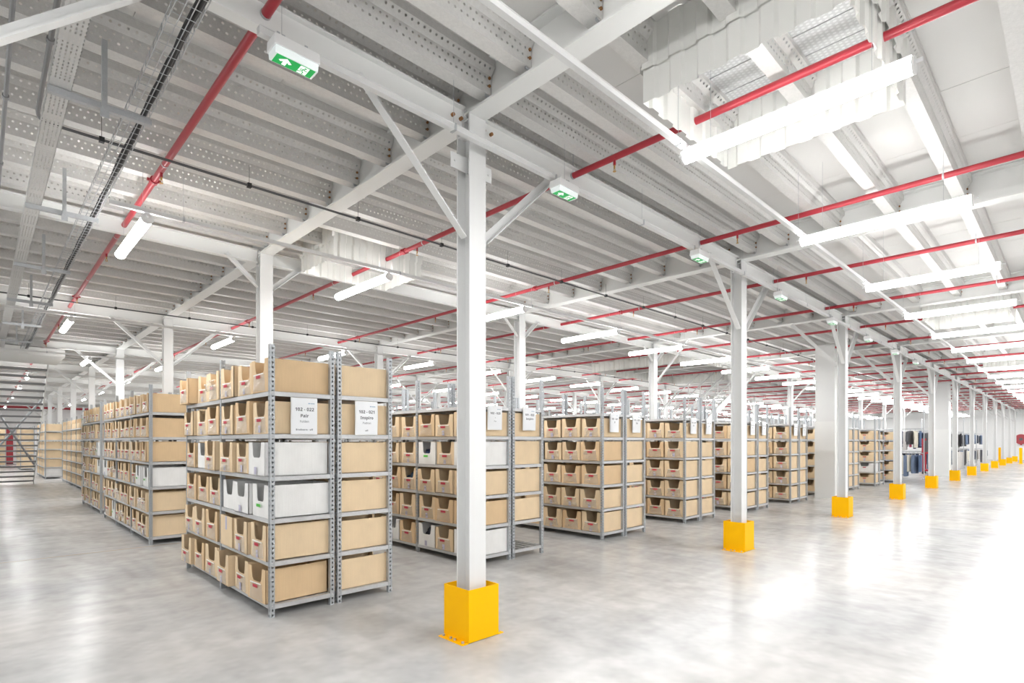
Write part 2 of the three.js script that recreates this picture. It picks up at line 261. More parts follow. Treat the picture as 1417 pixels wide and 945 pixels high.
// exit-sign tray in front of the first column row
const trayT = thing('sign_tray', 'long white tray in front of the columns carrying the green exit signs', 'trunking', 0, 3.82, 3.19);
M3('channel', [bx(1.12, 62, 0.01, 0.048, -0.022, 0.022), bx(1.12, 62, 0.048, 0.053, -0.026, 0.026)], M.white, trayT);
{ const h = []; for (let x = 1.25; x < 40; x += 1.25) h.push(mg([cyl([x, 0.05, 0], [x, DECK - 3.828, 0], 0.0018, 5), bx(x - 0.009, x + 0.009, 0.006, 0.057, -0.028, 0.028)])); each('hanger', h, M.zinc, trayT); }
const exitTex = canvasTex(512, 192, (c, w, h) => {
  c.fillStyle = '#12a050'; c.fillRect(0, 0, w, h); c.fillStyle = '#ffffff';
  c.beginPath(); c.moveTo(140, 20); c.lineTo(225, 95); c.lineTo(195, 120); c.lineTo(165, 92); c.lineTo(165, 172); c.lineTo(115, 172); c.lineTo(115, 92); c.lineTo(85, 120); c.lineTo(55, 95); c.closePath(); c.fill();
  c.fillRect(318, 14, 120, 164); c.fillStyle = '#12a050';
  c.beginPath(); c.arc(392, 44, 15, 0, 7); c.fill();
  c.lineWidth = 15; c.strokeStyle = '#12a050'; c.lineCap = 'round';
  c.beginPath(); c.moveTo(380, 66); c.lineTo(366, 112); c.lineTo(392, 136); c.lineTo(386, 166); c.moveTo(366, 112); c.lineTo(340, 138); c.lineTo(322, 140); c.moveTo(378, 72); c.lineTo(350, 80); c.lineTo(340, 100); c.moveTo(380, 70); c.lineTo(408, 92); c.lineTo(424, 86); c.stroke();
});
M.exit = std({ color: lin(0.9, 0.9, 0.9), map: exitTex, emissive: lin(1, 1, 1), emissiveMap: exitTex, emissiveIntensity: 0.32, roughness: 0.35 });
const exitHousing = (() => { const s = new THREE.Shape(); s.moveTo(-0.052, 0.05); s.lineTo(0.052, 0.05); s.lineTo(0.056, 0.0); s.lineTo(-0.056, 0.0); s.closePath(); return uvm(new THREE.ExtrudeGeometry(s, { depth: 0.25, bevelEnabled: true, bevelSize: 0.006, bevelThickness: 0.006, bevelSegments: 2 }).translate(0, 0, -0.125).rotateY(Math.PI / 2)); })();
const exitLens = (() => { const s = new THREE.Shape(); s.moveTo(-0.055, -0.002); s.lineTo(0.055, -0.002); s.lineTo(0.046, -0.045); s.lineTo(-0.046, -0.045); s.closePath(); return uvm(new THREE.ExtrudeGeometry(s, { depth: 0.245, bevelEnabled: false }).translate(0, 0, -0.1225).rotateY(Math.PI / 2)); })();
const exitFace = (turn) => { const g = new THREE.PlaneGeometry(0.222, 0.084); g.rotateX(Math.PI / 2); g.rotateY(turn); g.translate(0, -0.0462, 0); return g; };
const exitSide = () => { const g = new THREE.PlaneGeometry(0.25, 0.042); g.rotateX(26 * Math.PI / 180); g.translate(0, -0.0235, 0.0462); return g; };
let exit0;
[1.30, 3.69, 6.17, 8.74, 11.25, 13.75, 16.25, 18.75].forEach((x, i) => {
  const lab = i ? 'small green exit sign on the tray, ' + ORD[i] + ' from the left' : 'largest green exit sign with arrow and running figure, at upper left';
  if (!exit0) {
    exit0 = thing('exit_sign', lab, 'exit sign', x, 3.755, 3.14, 'green exit signs');
    M3('housing', exitHousing, M.plastic, exit0); M3('light_lens', exitLens, M.signGlow, exit0); M3('sign_face', exitFace(0), M.exit, exit0);
    each('clip', [bx(-0.09, -0.072, 0.045, 0.122, 0.018, 0.022), bx(0.072, 0.09, 0.045, 0.122, 0.018, 0.022)], M.zinc, exit0);
  } else copy(exit0, 'exit_sign', x, 3.755, 3.14, lab);
});

// ---------------------------------------------------------------- sprinkler pipes
const PX = [1.23, 4.1, 6.66]; for (let k = 1; k < 11; k++) PX.push(2.84 + 5 * k + 1.27, 2.84 + 5 * k + 3.83);
const PY = 4.105;
PX.forEach((x, i) => {
  const t = thing('sprinkler_pipe', 'red sprinkler pipe under the joists, ' + (i < 12 ? ORD[i] + ' from the left' : i === PX.length - 1 ? 'the farthest' : ORD[PX.length - 1 - i] + ' from the far end'), 'pipe', x, PY, 0, 'red sprinkler pipes');
  M3('pipe', cyl([0, 0, -5], [0, 0, 50], 0.029, 14), M.red, t);
  const cp = [], hd = [], st = [];
  for (let w = -0.2; w < 34; w += 3.1) { hd.push(cyl([0, -0.02, w], [0, -0.07, w], 0.012, 8)); st.push(mg([cyl([0, -0.07, w], [0, -0.10, w], 0.008, 7), cyl([0, -0.125, w], [0, -0.128, w], 0.016, 8), cyl([0.009, -0.1, w], [0.009, -0.125, w], 0.003, 5), cyl([-0.009, -0.1, w], [-0.009, -0.125, w], 0.003, 5)])); }
  for (let w = 0.3; w < 40; w += 6) cp.push(mg([cyl([0, 0, w - 0.03], [0, 0, w + 0.03], 0.04, 14), bx(-0.06, 0.06, -0.012, 0.012, w - 0.012, w + 0.012)]));
  const put = (n, l, m) => { if (i < 7) each(n, l, m, t); else M3(n, l, m, t).userData.kind = 'stuff'; };
  put('coupling', cp, M.red); put('head_stub', hd, M.red); put('sprinkler_head', st, M.brass);
  const cl = []; for (let w = 0.9; w < 30; w += 2.48) cl.push(mg([cyl([0, 0, w - 0.008], [0, 0, w + 0.008], 0.032, 14), cyl([0, 0.03, w], [0, DECK - 0.008 - PY, w], 0.003, 6)]));
  put('pipe_clip', cl, M.zinc);
});
one('wall_pipe', cyl([X0, 4.0, 51.8], [X1, 4.0, 51.8], 0.11, 12), M.red, 'thick red pipe running high along the far back wall', 'pipe');

// ---------------------------------------------------------------- ceiling openings with corrugated skirts
function corrugated(p, q, y0, y1, inward) {
  const L = Math.hypot(q[0] - p[0], q[1] - p[1]), dx = (q[0] - p[0]) / L, dw = (q[1] - p[1]) / L, nx = -dw * inward, nw = dx * inward;
  const prof = []; for (let s = 0; s < L; s += 0.2) for (const [o, d] of [[0, 0], [0.075, 0], [0.095, 0.02], [0.18, 0.02], [0.2, 0]]) if (s + o <= L) prof.push([s + o, d]);
  prof.push([L, 0]); const pos = [], idx = [];
  prof.forEach(([s, d]) => { const x = p[0] + dx * s + nx * d, w = p[1] + dw * s + nw * d; pos.push(x, y0, -w, x, y1, -w); });
  for (let i = 0; i + 1 < prof.length; i++) idx.push(2 * i, 2 * i + 2, 2 * i + 1, 2 * i + 1, 2 * i + 2, 2 * i + 3);
  let g = new THREE.BufferGeometry(); g.setAttribute('position', new THREE.Float32BufferAttribute(pos, 3)); g.setIndex(idx); g = g.toNonIndexed(); g.computeVertexNormals(); return uvm(g);
}
function opening(x0, x1, w0, w1, y0, lab) {
  const cx = (x0 + x1) / 2, cw = (w0 + w1) / 2, a = (x1 - x0) / 2, b = (w1 - w0) / 2;
  const t = thing('opening_skirt', lab, 'ceiling opening', cx, 0, cw);
  for (const [p, q] of [[[-a, -b], [-a, b]], [[-a, b], [a, b]], [[a, b], [a, -b]], [[a, -b], [-a, -b]]]) M3('sheet_panel', corrugated(p, q, y0, 4.21, -1), M.sheet, t);
  for (const [p, q] of [[[-a - 0.022, -b], [-a - 0.022, b]], [[a + 0.022, b], [a + 0.022, -b]]]) M3('upper_sheet', corrugated(p, q, 4.16, 4.46, -1), M.sheet, t);
  for (const [p, q] of [[[-a, b + 0.022], [a, b + 0.022]], [[a, -b - 0.022], [-a, -b - 0.022]]]) M3('upper_sheet', corrugated(p, q, 4.16, 4.46, -1), M.sheet, t);
  const n = Math.max(2, Math.round(2 * a / 0.27)), pw = (2 * a) / n;
  for (let i = 0; i < n; i++) M3('grating_plank', bx(-a + i * pw + 0.006, -a + (i + 1) * pw - 0.006, 4.44, 4.456, -b, b), M.grating, t);
}
opening(3.37, 4.72, 0.85, 2.14, 3.94, 'corrugated white skirt around the ceiling opening above the nearest aisle light');
opening(3.3, 4.66, 6.72, 7.72, 3.96, 'corrugated white skirt around the ceiling opening beside the second row column');
opening(13.4, 14.7, 0.85, 2.14, 3.94, 'corrugated white skirt around the ceiling opening farther along the main aisle');
opening(15.2, 20.6, 7.98, 11.7, 3.94, 'large corrugated white skirt above the far white staircase');
opening(23.4, 24.7, 0.85, 2.14, 3.94, 'corrugated white skirt around the farthest aisle ceiling opening');

// ---------------------------------------------------------------- cable routes at upper left
{
  const t = thing('cable_tray', 'wide perforated grey cable tray running back at upper left', 'cable tray', 0.37, 3.80, 0);
  const g = mg([bx(-0.055, 0.055, 0, 0.002, 0.2, 17.9)]); M3('tray_floor', g, M.tray, t); M3('tray_side', [bx(-0.057, -0.055, 0, 0.05, 0.2, 17.9), bx(0.055, 0.057, 0, 0.05, 0.2, 17.9)], M.tray, t);
}
{
  const t = thing('wire_basket', 'steel wire cable basket beside the perforated tray at upper left', 'cable basket', 0.785, 3.80, 0);
  const g = []; for (const [x, y] of [[-0.065, 0], [-0.022, 0], [0.022, 0], [0.065, 0], [-0.065, 0.045], [0.065, 0.045]]) g.push(cyl([x, y, 0.3], [x, y, 17.9], 0.0028, 5));
  M3('long_wire', g, M.zinc, t);
  const h = []; for (let w = 2.6; w < 17.9; w += 0.1) h.push(cyl([-0.067, 0, w], [0.067, 0, w], 0.0025, 4), cyl([-0.067, 0, w], [-0.067, 0.047, w], 0.0025, 4), cyl([0.067, 0, w], [0.067, 0.047, w], 0.0025, 4));
  M3('cross_wire', h, M.zinc, t);
  const c = []; for (const [x, y, r] of [[0.04, 0.014, 0.011], [0.052, 0.03, 0.009], [0.022, 0.012, 0.008], [0.033, 0.031, 0.008]]) { const pts = []; for (let w = 0.3; w < 17.9; w += 0.35) pts.push(new THREE.Vector3(0.785 + x + rr(-0.008, 0.008), 3.80 + y + rr(-0.003, 0.005), -w)); c.push(uvm(new THREE.TubeGeometry(new THREE.CatmullRomCurve3(pts), 120, r, 6))); }
  one('cable_bundle', c, M.black, 'bundle of black cables lying in the wire basket', 'cables');
}
for (let i = 0; i < 7; i++) {
  const w = 2.15 + i * 2.37, t = thing('strut_bracket', 'galvanised strut bracket under the cable tray, ' + ORD[i] + ' from the front', 'bracket', 0, 0, w, 'strut brackets under the cable trays');
  M3('cross_strut', [bx(0.31, 0.865, 3.755, 3.759, -0.02, 0.02), bx(0.31, 0.865, 3.759, 3.796, -0.02, -0.017), bx(0.31, 0.865, 3.759, 3.796, 0.017, 0.02)], M.zinc, t);
  M3('hanger_strut', [bx(0.58, 0.5825, 3.70, 4.203, -0.046, -0.022), bx(0.58, 0.61, 3.70, 4.203, -0.049, -0.046), bx(0.6075, 0.61, 3.70, 4.203, -0.046, -0.022), bx(0.57, 0.62, 3.69, 3.75, -0.052, -0.049)], M.zinc, t);
}
one('conduit', [cyl([0.135, 4.0, 0.2], [0.135, 4.0, 17.9], 0.0135, 10), ...[4.05, 5.3, 6.6, 8, 9.4].map((w) => cyl([0.135, 4.0, w - 0.02], [0.135, 4.0, w + 0.02], 0.02, 10))], M.grey, 'thin grey conduit at the far left edge of the ceiling', 'conduit');
one('conduit', [cyl([0.315, 4.02, 0.2], [0.315, 4.02, 5.4], 0.0145, 10), ...[3.9, 4.4].map((w) => cyl([0.315, 4.02, w - 0.02], [0.315, 4.02, w + 0.02], 0.021, 10)), uvm(new THREE.TubeGeometry(new THREE.CatmullRomCurve3([[0.315, 5.4], [0.33, 5.5], [0.37, 5.55], [0.46, 5.565]].map(([x, w]) => new THREE.Vector3(x, 4.02, -w))), 12, 0.0145, 10))], M.grey, 'grey conduit beside the perforated tray, bending right', 'conduit');
{
  const t = thing('cable_line', 'thin black cable line crossing under the joists behind the nearest column', 'cable', 0, 4.02, 5.565);
  M3('cable', cyl([0.46, 0, 0], [45, 0, 0], 0.012, 8), M.dark, t);
  const c = []; for (let x = 0.72; x < 20; x += 1.15) c.push(mg([bx(x - 0.018, x + 0.018, -0.02, 0.02, -0.02, 0.02), cyl([x, 0.02, 0], [x, 0.2, 0], 0.0018, 5)])); each('cable_clip', c, M.black, t);
  const t2 = thing('cable_line', 'thin black cable line crossing in front of the third row of columns', 'cable', 0, 4.0, 12.3);
  M3('cable', cyl([-0.1, 0, 0], [40, 0, 0], 0.012, 8), M.dark, t2);
  const c2 = []; for (let x = 0.6; x < 20; x += 1.2) c2.push(mg([bx(x - 0.018, x + 0.018, -0.02, 0.02, -0.02, 0.02), cyl([x, 0.02, 0], [x, 0.22, 0], 0.0018, 5)])); each('cable_clip', c2, M.black, t2);
}

// ---------------------------------------------------------------- shelving racks
const LV = [0.092, 0.468, 0.845, 1.222, 1.598, 1.974], DEP = 0.6, POSTH = 2.41;
// local rack frame: x 0..0.6 deep, w 0..n*bay
function postGeo(sx, sw) { // folded hollow post; sx, sw: direction in which it extends from the outer corner
  const T = 0.0015, a = 0.042, g = mg([bx(0, sx * a, 0, POSTH, 0, sw * T), bx(0, sx * T, 0, POSTH, 0, sw * a), bx(sx * T, sx * (a - 0.002), 0, POSTH, sw * (a - T), sw * a), bx(sx * (a - T), sx * a, 0, POSTH, sw * T, sw * (a - T))]), p = g.attributes.position, n = g.attributes.normal, uv = g.attributes.uv;
  for (let i = 0; i < p.count; i++) { const f = Math.abs(n.getZ(i)) > 0.5; const away = f ? Math.abs(p.getZ(i)) > 0.02 : Math.abs(p.getX(i)) > 0.02; uv.setXY(i, away || Math.abs(n.getY(i)) > 0.5 ? 0.001 : (f ? Math.abs(p.getX(i)) : Math.abs(p.getZ(i))), p.getY(i)); }
  return g;
}
const POST = { ff: postGeo(1, 1), fb: postGeo(-1, 1), bf: postGeo(1, -1), bb: postGeo(-1, -1) };
const shelfCache = {};
function shelfGeo(bay) {
  return shelfCache[bay] ??= { frame: mg([bx(0.003, 0.006, -0.02, 0.02, 0.005, bay - 0.005), bx(0.003, 0.035, 0.017, 0.02, 0.005, bay - 0.005), bx(DEP - 0.006, DEP - 0.003, -0.02, 0.02, 0.005, bay - 0.005), bx(DEP - 0.035, DEP - 0.003, 0.017, 0.02, 0.005, bay - 0.005), bx(0.003, DEP - 0.003, -0.02, 0.02, 0.004, 0.007), bx(0.003, DEP - 0.003, 0.017, 0.02, 0.004, 0.03), bx(0.003, DEP - 0.003, -0.02, 0.02, bay - 0.007, bay - 0.004)]), panel: bx(0.01, DEP - 0.01, 0.004, 0.018, 0.01, bay - 0.01), slat: [0.08, 0.19, 0.30, 0.41, 0.52].map((x) => bx(x - 0.02, x + 0.02, 0.002, 0.02, 0.01, bay - 0.01)) };
}
const slotGeo = (bay) => mg([0.22, 0.5, 0.78].map((t) => bx(0.0005, 0.003, -0.004, 0.008, bay * t - 0.03, bay * t + 0.03)));
function rack(x, w, bays, bay, label, group, open = []) {
  const t = thing('shelf_rack', label, 'rack', x, 0, w, group);
  for (let b = 0; b <= bays; b++) for (const [s, px] of [['f', 0], ['b', DEP]]) { const m = M3('post', POST[(b === bays ? 'b' : 'f') + s], M.post, t); m.position.set(px, 0, -b * bay); }
  const g = shelfGeo(bay);
  for (let b = 0; b < bays; b++) LV.forEach((y, l) => {
    const m = M3('shelf', g.frame, M.shelf, t); m.position.set(0, y, -b * bay);
    if (open.some(([ob, ol]) => ob === b && ol === l)) for (const sg of g.slat) M3('slat', sg, M.shelf, m); else M3('shelf_panel', g.panel, M.shelf, m);
  });
  return t;
}
// bins
const BW = 0.386, BH = 0.305, BD = 0.585, TH = 0.006;
function binBody(notch, bw, bh, cutTop, cutBot, skew = 0) {
  const h = bw / 2, s = new THREE.Shape();
  s.moveTo(-h, 0); s.lineTo(h, 0); s.lineTo(h, bh);
  if (notch > 0) { const yb = bh * (1 - notch); s.lineTo(cutTop * h + skew, bh); s.lineTo(cutBot * h + skew, yb + 0.02); s.lineTo(cutBot * h - 0.02 + skew, yb); s.lineTo(-cutBot * h + 0.02 + skew, yb); s.lineTo(-cutBot * h + skew, yb + 0.02); s.lineTo(-cutTop * h + skew, bh); }
  s.lineTo(-h, bh); s.closePath();
  const front = uvm(new THREE.ExtrudeGeometry(s, { depth: TH, bevelEnabled: false }).rotateY(-Math.PI / 2).translate(TH, 0, 0));
  return mg([front, bx(0, BD, 0, bh, -h, -h + TH), bx(0, BD, 0, bh, h - TH, h), bx(BD - TH, BD, 0, bh, -h, h), bx(0, BD, 0, TH, -h, h)]);
}
function sheetOn(w0, w1, y0, y1, off, amp, sd, nx = 6, ny = 6, taper = 0) {      // a crumpled piece of film or paper on a bin front (front faces -x)
  const g = new THREE.PlaneGeometry(1, 1, nx, ny), p = g.attributes.position;
  for (let i = 0; i < p.count; i++) { const u = p.getX(i) + 0.5, v = p.getY(i) + 0.5, e = Math.min(u, 1 - u, v, 1 - v) > 0.01 ? 1 : 0.35, k = taper * (1 - v) * (u - 0.5); const n = vnoise(G32, 32, u * 5 + sd * 3.7, v * 5 + sd * 1.3); p.setXYZ(i, -off - amp * n * e, y0 + (y1 - y0) * v, (w0 + (w1 - w0) * u) + k); }
  g.computeVertexNormals(); return uvm(g.toNonIndexed());
}
const solid = (w0, w1, y0, y1, off, tilt = 0) => uvm(new THREE.BoxGeometry(0.002, y1 - y0, w1 - w0).rotateX(tilt).translate(-off, (y0 + y1) / 2, (w0 + w1) / 2));
const protos = [];
function binProto(kind, mat, notch, cutTop, cutBot, o = {}) {
  const t = new THREE.Group(), bw = o.w ?? BW, bh = o.h ?? BH;
  M3('box_body', binBody(notch, bw, bh, cutTop, cutBot, o.skew), mat, t);
  const yb = bh * (1 - notch), sd = protos.length + 1;
  if (o.pouch) {
    M3('plastic_pouch', sheetOn(-0.125, 0.125, 0.012, yb - 0.012, 0.003, 0.016, sd, 7, 7, o.taper ?? 0.04), M.pouch, t);
    M3('pouch_lip', solid(-0.115, 0.115, yb - 0.016, yb - 0.006, 0.012, 0.03 * (sd % 3 - 1)), M.film, t);
  }
  if (o.tag) M3('tag', sheetOn(-0.05 + (o.tx ?? 0), 0.05 + (o.tx ?? 0), yb - 0.05, yb - 0.022, 0.018, 0.006, sd, 4, 3), o.tag, t);
  if (o.bar) M3('barcode_label', sheetOn(-0.026, 0.026, 0.012, yb - 0.085, 0.012, 0.006, sd + 2, 3, 5), M.barcode, t);
  if (o.tape) M3('tape_strip', solid(-0.025, 0.025, bh * 0.55, bh - 0.002, 0.0015), M.barcode, t);
  if (o.crumple) M3('film_wrap', sheetOn(-0.16, 0.12, 0.10, yb + 0.05, 0.012, 0.07, sd + 4, 10, 10), M.pouch, t);
  t.userData.kindWord = kind; protos.push(t); return t;
}
const P = [
  binProto('tan cardboard bin', M.card, 0.46, 0.62, 0.5, { pouch: 1, tag: M.redTag, bar: 1 }),
  binProto('tan cardboard bin', M.card, 0.50, 0.58, 0.5, { pouch: 1, tag: M.redTag, bar: 1, skew: 0.01, taper: 0.06 }),
  binProto('tan cardboard bin', M.card2, 0.42, 0.62, 0.5, { pouch: 1, tag: M.redTag, tx: 0.01 }),
  binProto('tan cardboard bin', M.card, 0.44, 0.6, 0.52, { pouch: 1, tag: M.redTag, bar: 1, skew: -0.012, tx: -0.02 }),
];
const PWHITE = [binProto('white cardboard bin', M.whiteCard, 0.52, 0.5, 0.42, { tag: M.greenTag }), binProto('white cardboard bin', M.whiteCard, 0.46, 0.56, 0.46, { bar: 1 }), binProto('white cardboard bin', M.whiteCard, 0.5, 0.6, 0.44, {})];
const PCLOSED = binProto('closed cardboard box', M.card, 0, 0, 0, { tape: 1 });
const PCRUMPLE = binProto('film-wrapped tan bin', M.card, 0.45, 0.6, 0.5, { pouch: 1, tag: M.redTag, crumple: 1 });
const PWIDE = [binProto('wide tan cardboard box', M.card, 0.36, 0.5, 0.42, { w: 0.56, tag: M.redTag, bar: 1 }), binProto('wide white cardboard box', M.whiteCard, 0.36, 0.5, 0.42, { w: 0.56, tag: M.redTag })];
// plain-fronted copies seen only by their long side
const PSIDE = binProto('tan cardboard box', M.card, 0.46, 0.62, 0.5, {}), PSIDEW = binProto('white cardboard box', M.whiteCard, 0.46, 0.5, 0.42, {});
const stuffBins = [];
let binCount = 0;
function putBin(proto, x, y, w, face, label, group, o = {}) {   // x,w: middle of the front edge; face -1 looks to -x, +1 to +x
  const c = proto.clone(); const white = proto.userData.kindWord.includes('white');
  c.name = nm(white ? 'white_bin' : 'cardboard_bin'); c.userData = { label: proto.userData.kindWord + ', ' + label, category: 'box', group };
  c.position.set(x, y, -w); c.scale.y = rr(0.94, 1.03); c.rotation.y = (face > 0 ? Math.PI : 0) + (o.turn ?? 0); scene.add(c); binCount++; return c;
}
const pick = () => P[Math.floor(rnd() * 4)];
const R1 = [1.83, 4.42, 7.0, 9.58, 12.08, 14.58, 17.3, 19.75, 22.3, 24.8];
const RW = [4.93, 5.19, 5.18, 5.17, 5.06, 5.0, 5.2, 5.05, 4.88, 4.8];
const RNAME = ['foremost rack', 'rack behind the nearest column', 'third rack along', 'fourth rack along', 'fifth rack along', 'sixth rack along', 'seventh rack along', 'eighth rack along', 'ninth rack along', 'tenth rack along'];
const SH = ['bottom shelf', 'second shelf', 'third shelf', 'fourth shelf', 'fifth shelf', 'top shelf'];
const PLACE = ['nearest the corner', 'second from corner', 'third from corner', 'fourth from corner', 'fifth from corner', 'sixth from corner', 'seventh from corner', 'eighth from corner', 'ninth from corner'];
R1.forEach((x, r) => {
  const bay = r === 0 ? 1.355 : 1.27, w = RW[r], nl = r === 0 ? 6 : 5;
  rack(x, w, 2, bay, 'galvanised steel shelving rack, ' + RNAME[r] + ', left-hand run', 'racks of the front block');
  rack(x + 0.63, w, 2, bay, 'galvanised steel shelving rack, ' + RNAME[r] + ', right-hand run', 'racks of the front block', r === 1 ? [[0, 0], [1, 0]] : []);
  for (let l = 0; l < nl; l++) for (let b = 0; b < 2; b++) for (let i = 0; i < 3; i++) {
    const pitch = (bay - 0.05) / 3, ww = w + b * bay + 0.028 + pitch * (i + 0.5), y = LV[l] + 0.021, n = b * 3 + i;
    let pr = pick(), dx = r === 0 ? rr(-0.055, 0.012) : rr(-0.03, 0.012), o = { turn: r === 0 ? rr(-0.025, 0.025) : rr(-0.01, 0.01) };
    if (r === 0) {
      if (l === 3 && n === 0) pr = PWHITE[1]; if (l === 2 && b === 0) pr = PWHITE[i]; if (l === 1 && n === 2) pr = PCLOSED; if (l === 3 && n === 4) pr = PWHITE[2];
      if (l === 5 && n === 3) pr = PCRUMPLE; if (l === 5 && n === 5) dx = -0.09; if (l === 0) { dx -= 0.02; o.turn = rr(-0.02, 0.05); } if (l === 1 && n === 2) dx = -0.03;
    }
    if (r === 1) { if (l === 3 && (n === 0 || n === 2)) pr = PWHITE[0]; if (l === 0 && (n === 0 || n === 2 || n === 4)) pr = PWHITE[1]; }
    if (r >= 8) { if (i === 2) continue; pr = l === 1 && r === 8 && n === 0 ? PWIDE[1] : PWIDE[0]; if (b) { stuffBins.push([x + 0.005, y, w + b * bay + 0.25 + 0.42 * i, 0]); continue; } putBin(pr, x + 0.005, y, w + b * bay + 0.03 + 0.6 * (i + 0.5), -1, SH[l] + ', ' + PLACE[b * 2 + i] + ', ' + RNAME[r], 'bins on the racks', {}); continue; }
    const show = r < 2 || (b === 0 && r < 6);
    if (show) putBin(pr, x + 0.008 + dx, y, ww, -1, SH[l] + ', ' + PLACE[n] + ', ' + RNAME[r], 'bins on the racks', o);
    else stuffBins.push([x + 0.008 + dx, y, ww, 0]);
    // the other run, its fronts turned to the next aisle
    if (r === 1 && l === 0 && n < 2) continue;
    if (n === 0 && r < 6) { putBin(PSIDE, x + 0.63 + 0.592 + rr(-0.012, 0.01), y, ww, 1, SH[l] + ', near end of the right-hand run, ' + RNAME[r], 'end boxes of the right-hand runs', { turn: rr(-0.02, 0.02) }); }
    else stuffBins.push([x + 0.63 + 0.592, y, ww, Math.PI]);
  }
});
// second block, behind the cross aisle
[[1.83, 9.68, 3, 1.40, 'left rack block, long run'], [1.86, 14.57, 2, 1.405, 'farther left rack block']].forEach(([x, w, bays, bay, nameB], q) => {
  rack(x, w, bays, bay, 'galvanised steel rack, ' + nameB, 'racks of the left blocks');
  for (let l = 0; l < 6; l++) for (let b = 0; b < bays; b++) for (let i = 0; i < 3; i++) {
    const pitch = (bay - 0.05) / 3, n = b * 3 + i; let pr = pick(); if ((l === 2 && n === 0) || rnd() < 0.09) pr = PWHITE[Math.floor(rnd() * 3)]; else if (rnd() < 0.07) pr = PCRUMPLE;
    putBin(pr, x + 0.008 + rr(-0.035, 0.01), LV[l] + 0.021, w + b * bay + 0.028 + pitch * (i + 0.5), -1, SH[l] + ', ' + PLACE[n] + ', ' + nameB.replace(', long run', ''), 'bins on the racks', { turn: rr(-0.04, 0.05) });
  }
});
rack(2.46, 9.68, 2, 1.40, 'galvanised steel rack behind the long left run', 'racks of the left blocks');
for (let l = 0; l < 6; l++) for (let n = 0; n < 6; n++) stuffBins.push([2.46 + 0.592, LV[l] + 0.021, 9.68 + 0.24 + n * 0.455, Math.PI]);
[[2.35, 19.4, 6, 1.4, 'distant rack between the left blocks and the staircase'], [1.95, 29.8, 3, 1.4, 'distant rack behind the left staircase, with a pale bottom box']].forEach(([x, w, bays, bay, lab], q) => {
  rack(x, w, bays, bay, lab, 'racks of the left blocks');
  for (let l = 0; l < 6; l++) for (let n = 0; n < bays * 3; n++) { if (n === 0 && q) putBin(l ? PSIDE : PSIDEW, x + 0.008, LV[l] + 0.021, w + 0.25, -1, SH[l] + ' of the distant rack beside the staircase', 'boxes beside the staircase'); else stuffBins.push([x + 0.008, LV[l] + 0.021, w + 0.25 + n * 0.463, 0]); }
});
[[1.6, 40, 3], [0.6, 46, 2]].forEach(([x, w, bays], q) => { rack(x, w, bays, 1.4, q ? 'farthest rack by the back wall beyond the staircase' : 'far rack beyond the staircase near the red cabinet', 'racks of the left blocks'); for (let l = 0; l < 6; l++) for (let n = 0; n < bays * 3; n++) stuffBins.push([x + 0.008, LV[l] + 0.021, w + 0.25 + n * 0.463, 0]); });
for (const r of [1, 2, 3, 4]) { // further racks of the second block, mostly hidden
  rack(R1[r], 9.68, 3, 1.4, 'rack of the second block behind the ' + RNAME[r] + ', left-hand run', 'racks of the second block');
  rack(R1[r] + 0.63, 9.68, 2, 1.4, 'rack of the second block behind the ' + RNAME[r] + ', right-hand run', 'racks of the second block');
  for (let l = 0; l < 5; l++) for (let n = 0; n < 9; n++) { stuffBins.push([R1[r] + 0.008, LV[l] + 0.021, 9.95 + n * 0.462, 0]); if (n < 6) stuffBins.push([R1[r] + 1.222, LV[l] + 0.021, 9.95 + n * 0.462, Math.PI]); }
}
{
  const body = binBody(0.46, BW, BH, 0.62, 0.5), im = new THREE.InstancedMesh(body, M.card, stuffBins.length), m = new THREE.Matrix4();
  stuffBins.forEach(([x, y, w, a], i) => { m.makeRotationY(a); m.setPosition(x, y, -w); im.setMatrixAt(i, m); });
  im.name = 'hidden_bins'; im.castShadow = im.receiveShadow = true; tag(im, 'many more tan cardboard bins filling the racks behind', 'boxes'); im.userData.kind = 'stuff'; scene.add(im);
}
// clothes showing in some bins
[[2.02, LV[0] + 0.027, RW[0] + 1.355 + 0.7, 0.02, 0.025, 0.05, 'dark blue garment in a bottom bin of the foremost rack'], [4.62, LV[3] + 0.03, RW[1] + 1.08, 0.035, 0.05, 0.12, 'blue denim stuffed into a white bin behind the nearest column'], [4.62, LV[0] + 0.03, RW[1] + 1.08, 0.06, 0.065, 0.08, 'grey-blue denim in a bottom white bin behind the nearest column'], [4.62, LV[2] + 0.03, RW[1] + 1.55, 0.05, 0.09, 0.15, 'pale blue denim in a third-shelf bin behind the nearest column']].forEach(([x, y, w, r, g, b, lab], q) => {
  const s = new THREE.SphereGeometry(0.5, 22, 16), p = s.attributes.position;
  for (let i = 0; i < p.count; i++) { const a = p.getX(i), bb = p.getY(i), c = p.getZ(i), n = vnoise(G32, 32, a * 6 + c * 4 + q * 5, bb * 7 + c * 3 + 9) - 0.5; const k = 1 + 0.28 * n; p.setXYZ(i, a * 0.34 * k, Math.max(0, (bb + 0.36)) * 0.27 * k, c * 0.34 * k); }
  s.computeVertexNormals(); const m = one('folded_garment', uvm(s.toNonIndexed()), std({ color: lin(r, g, b), roughness: 0.95 }), lab, 'clothes'); m.position.set(x, y, -w);
});
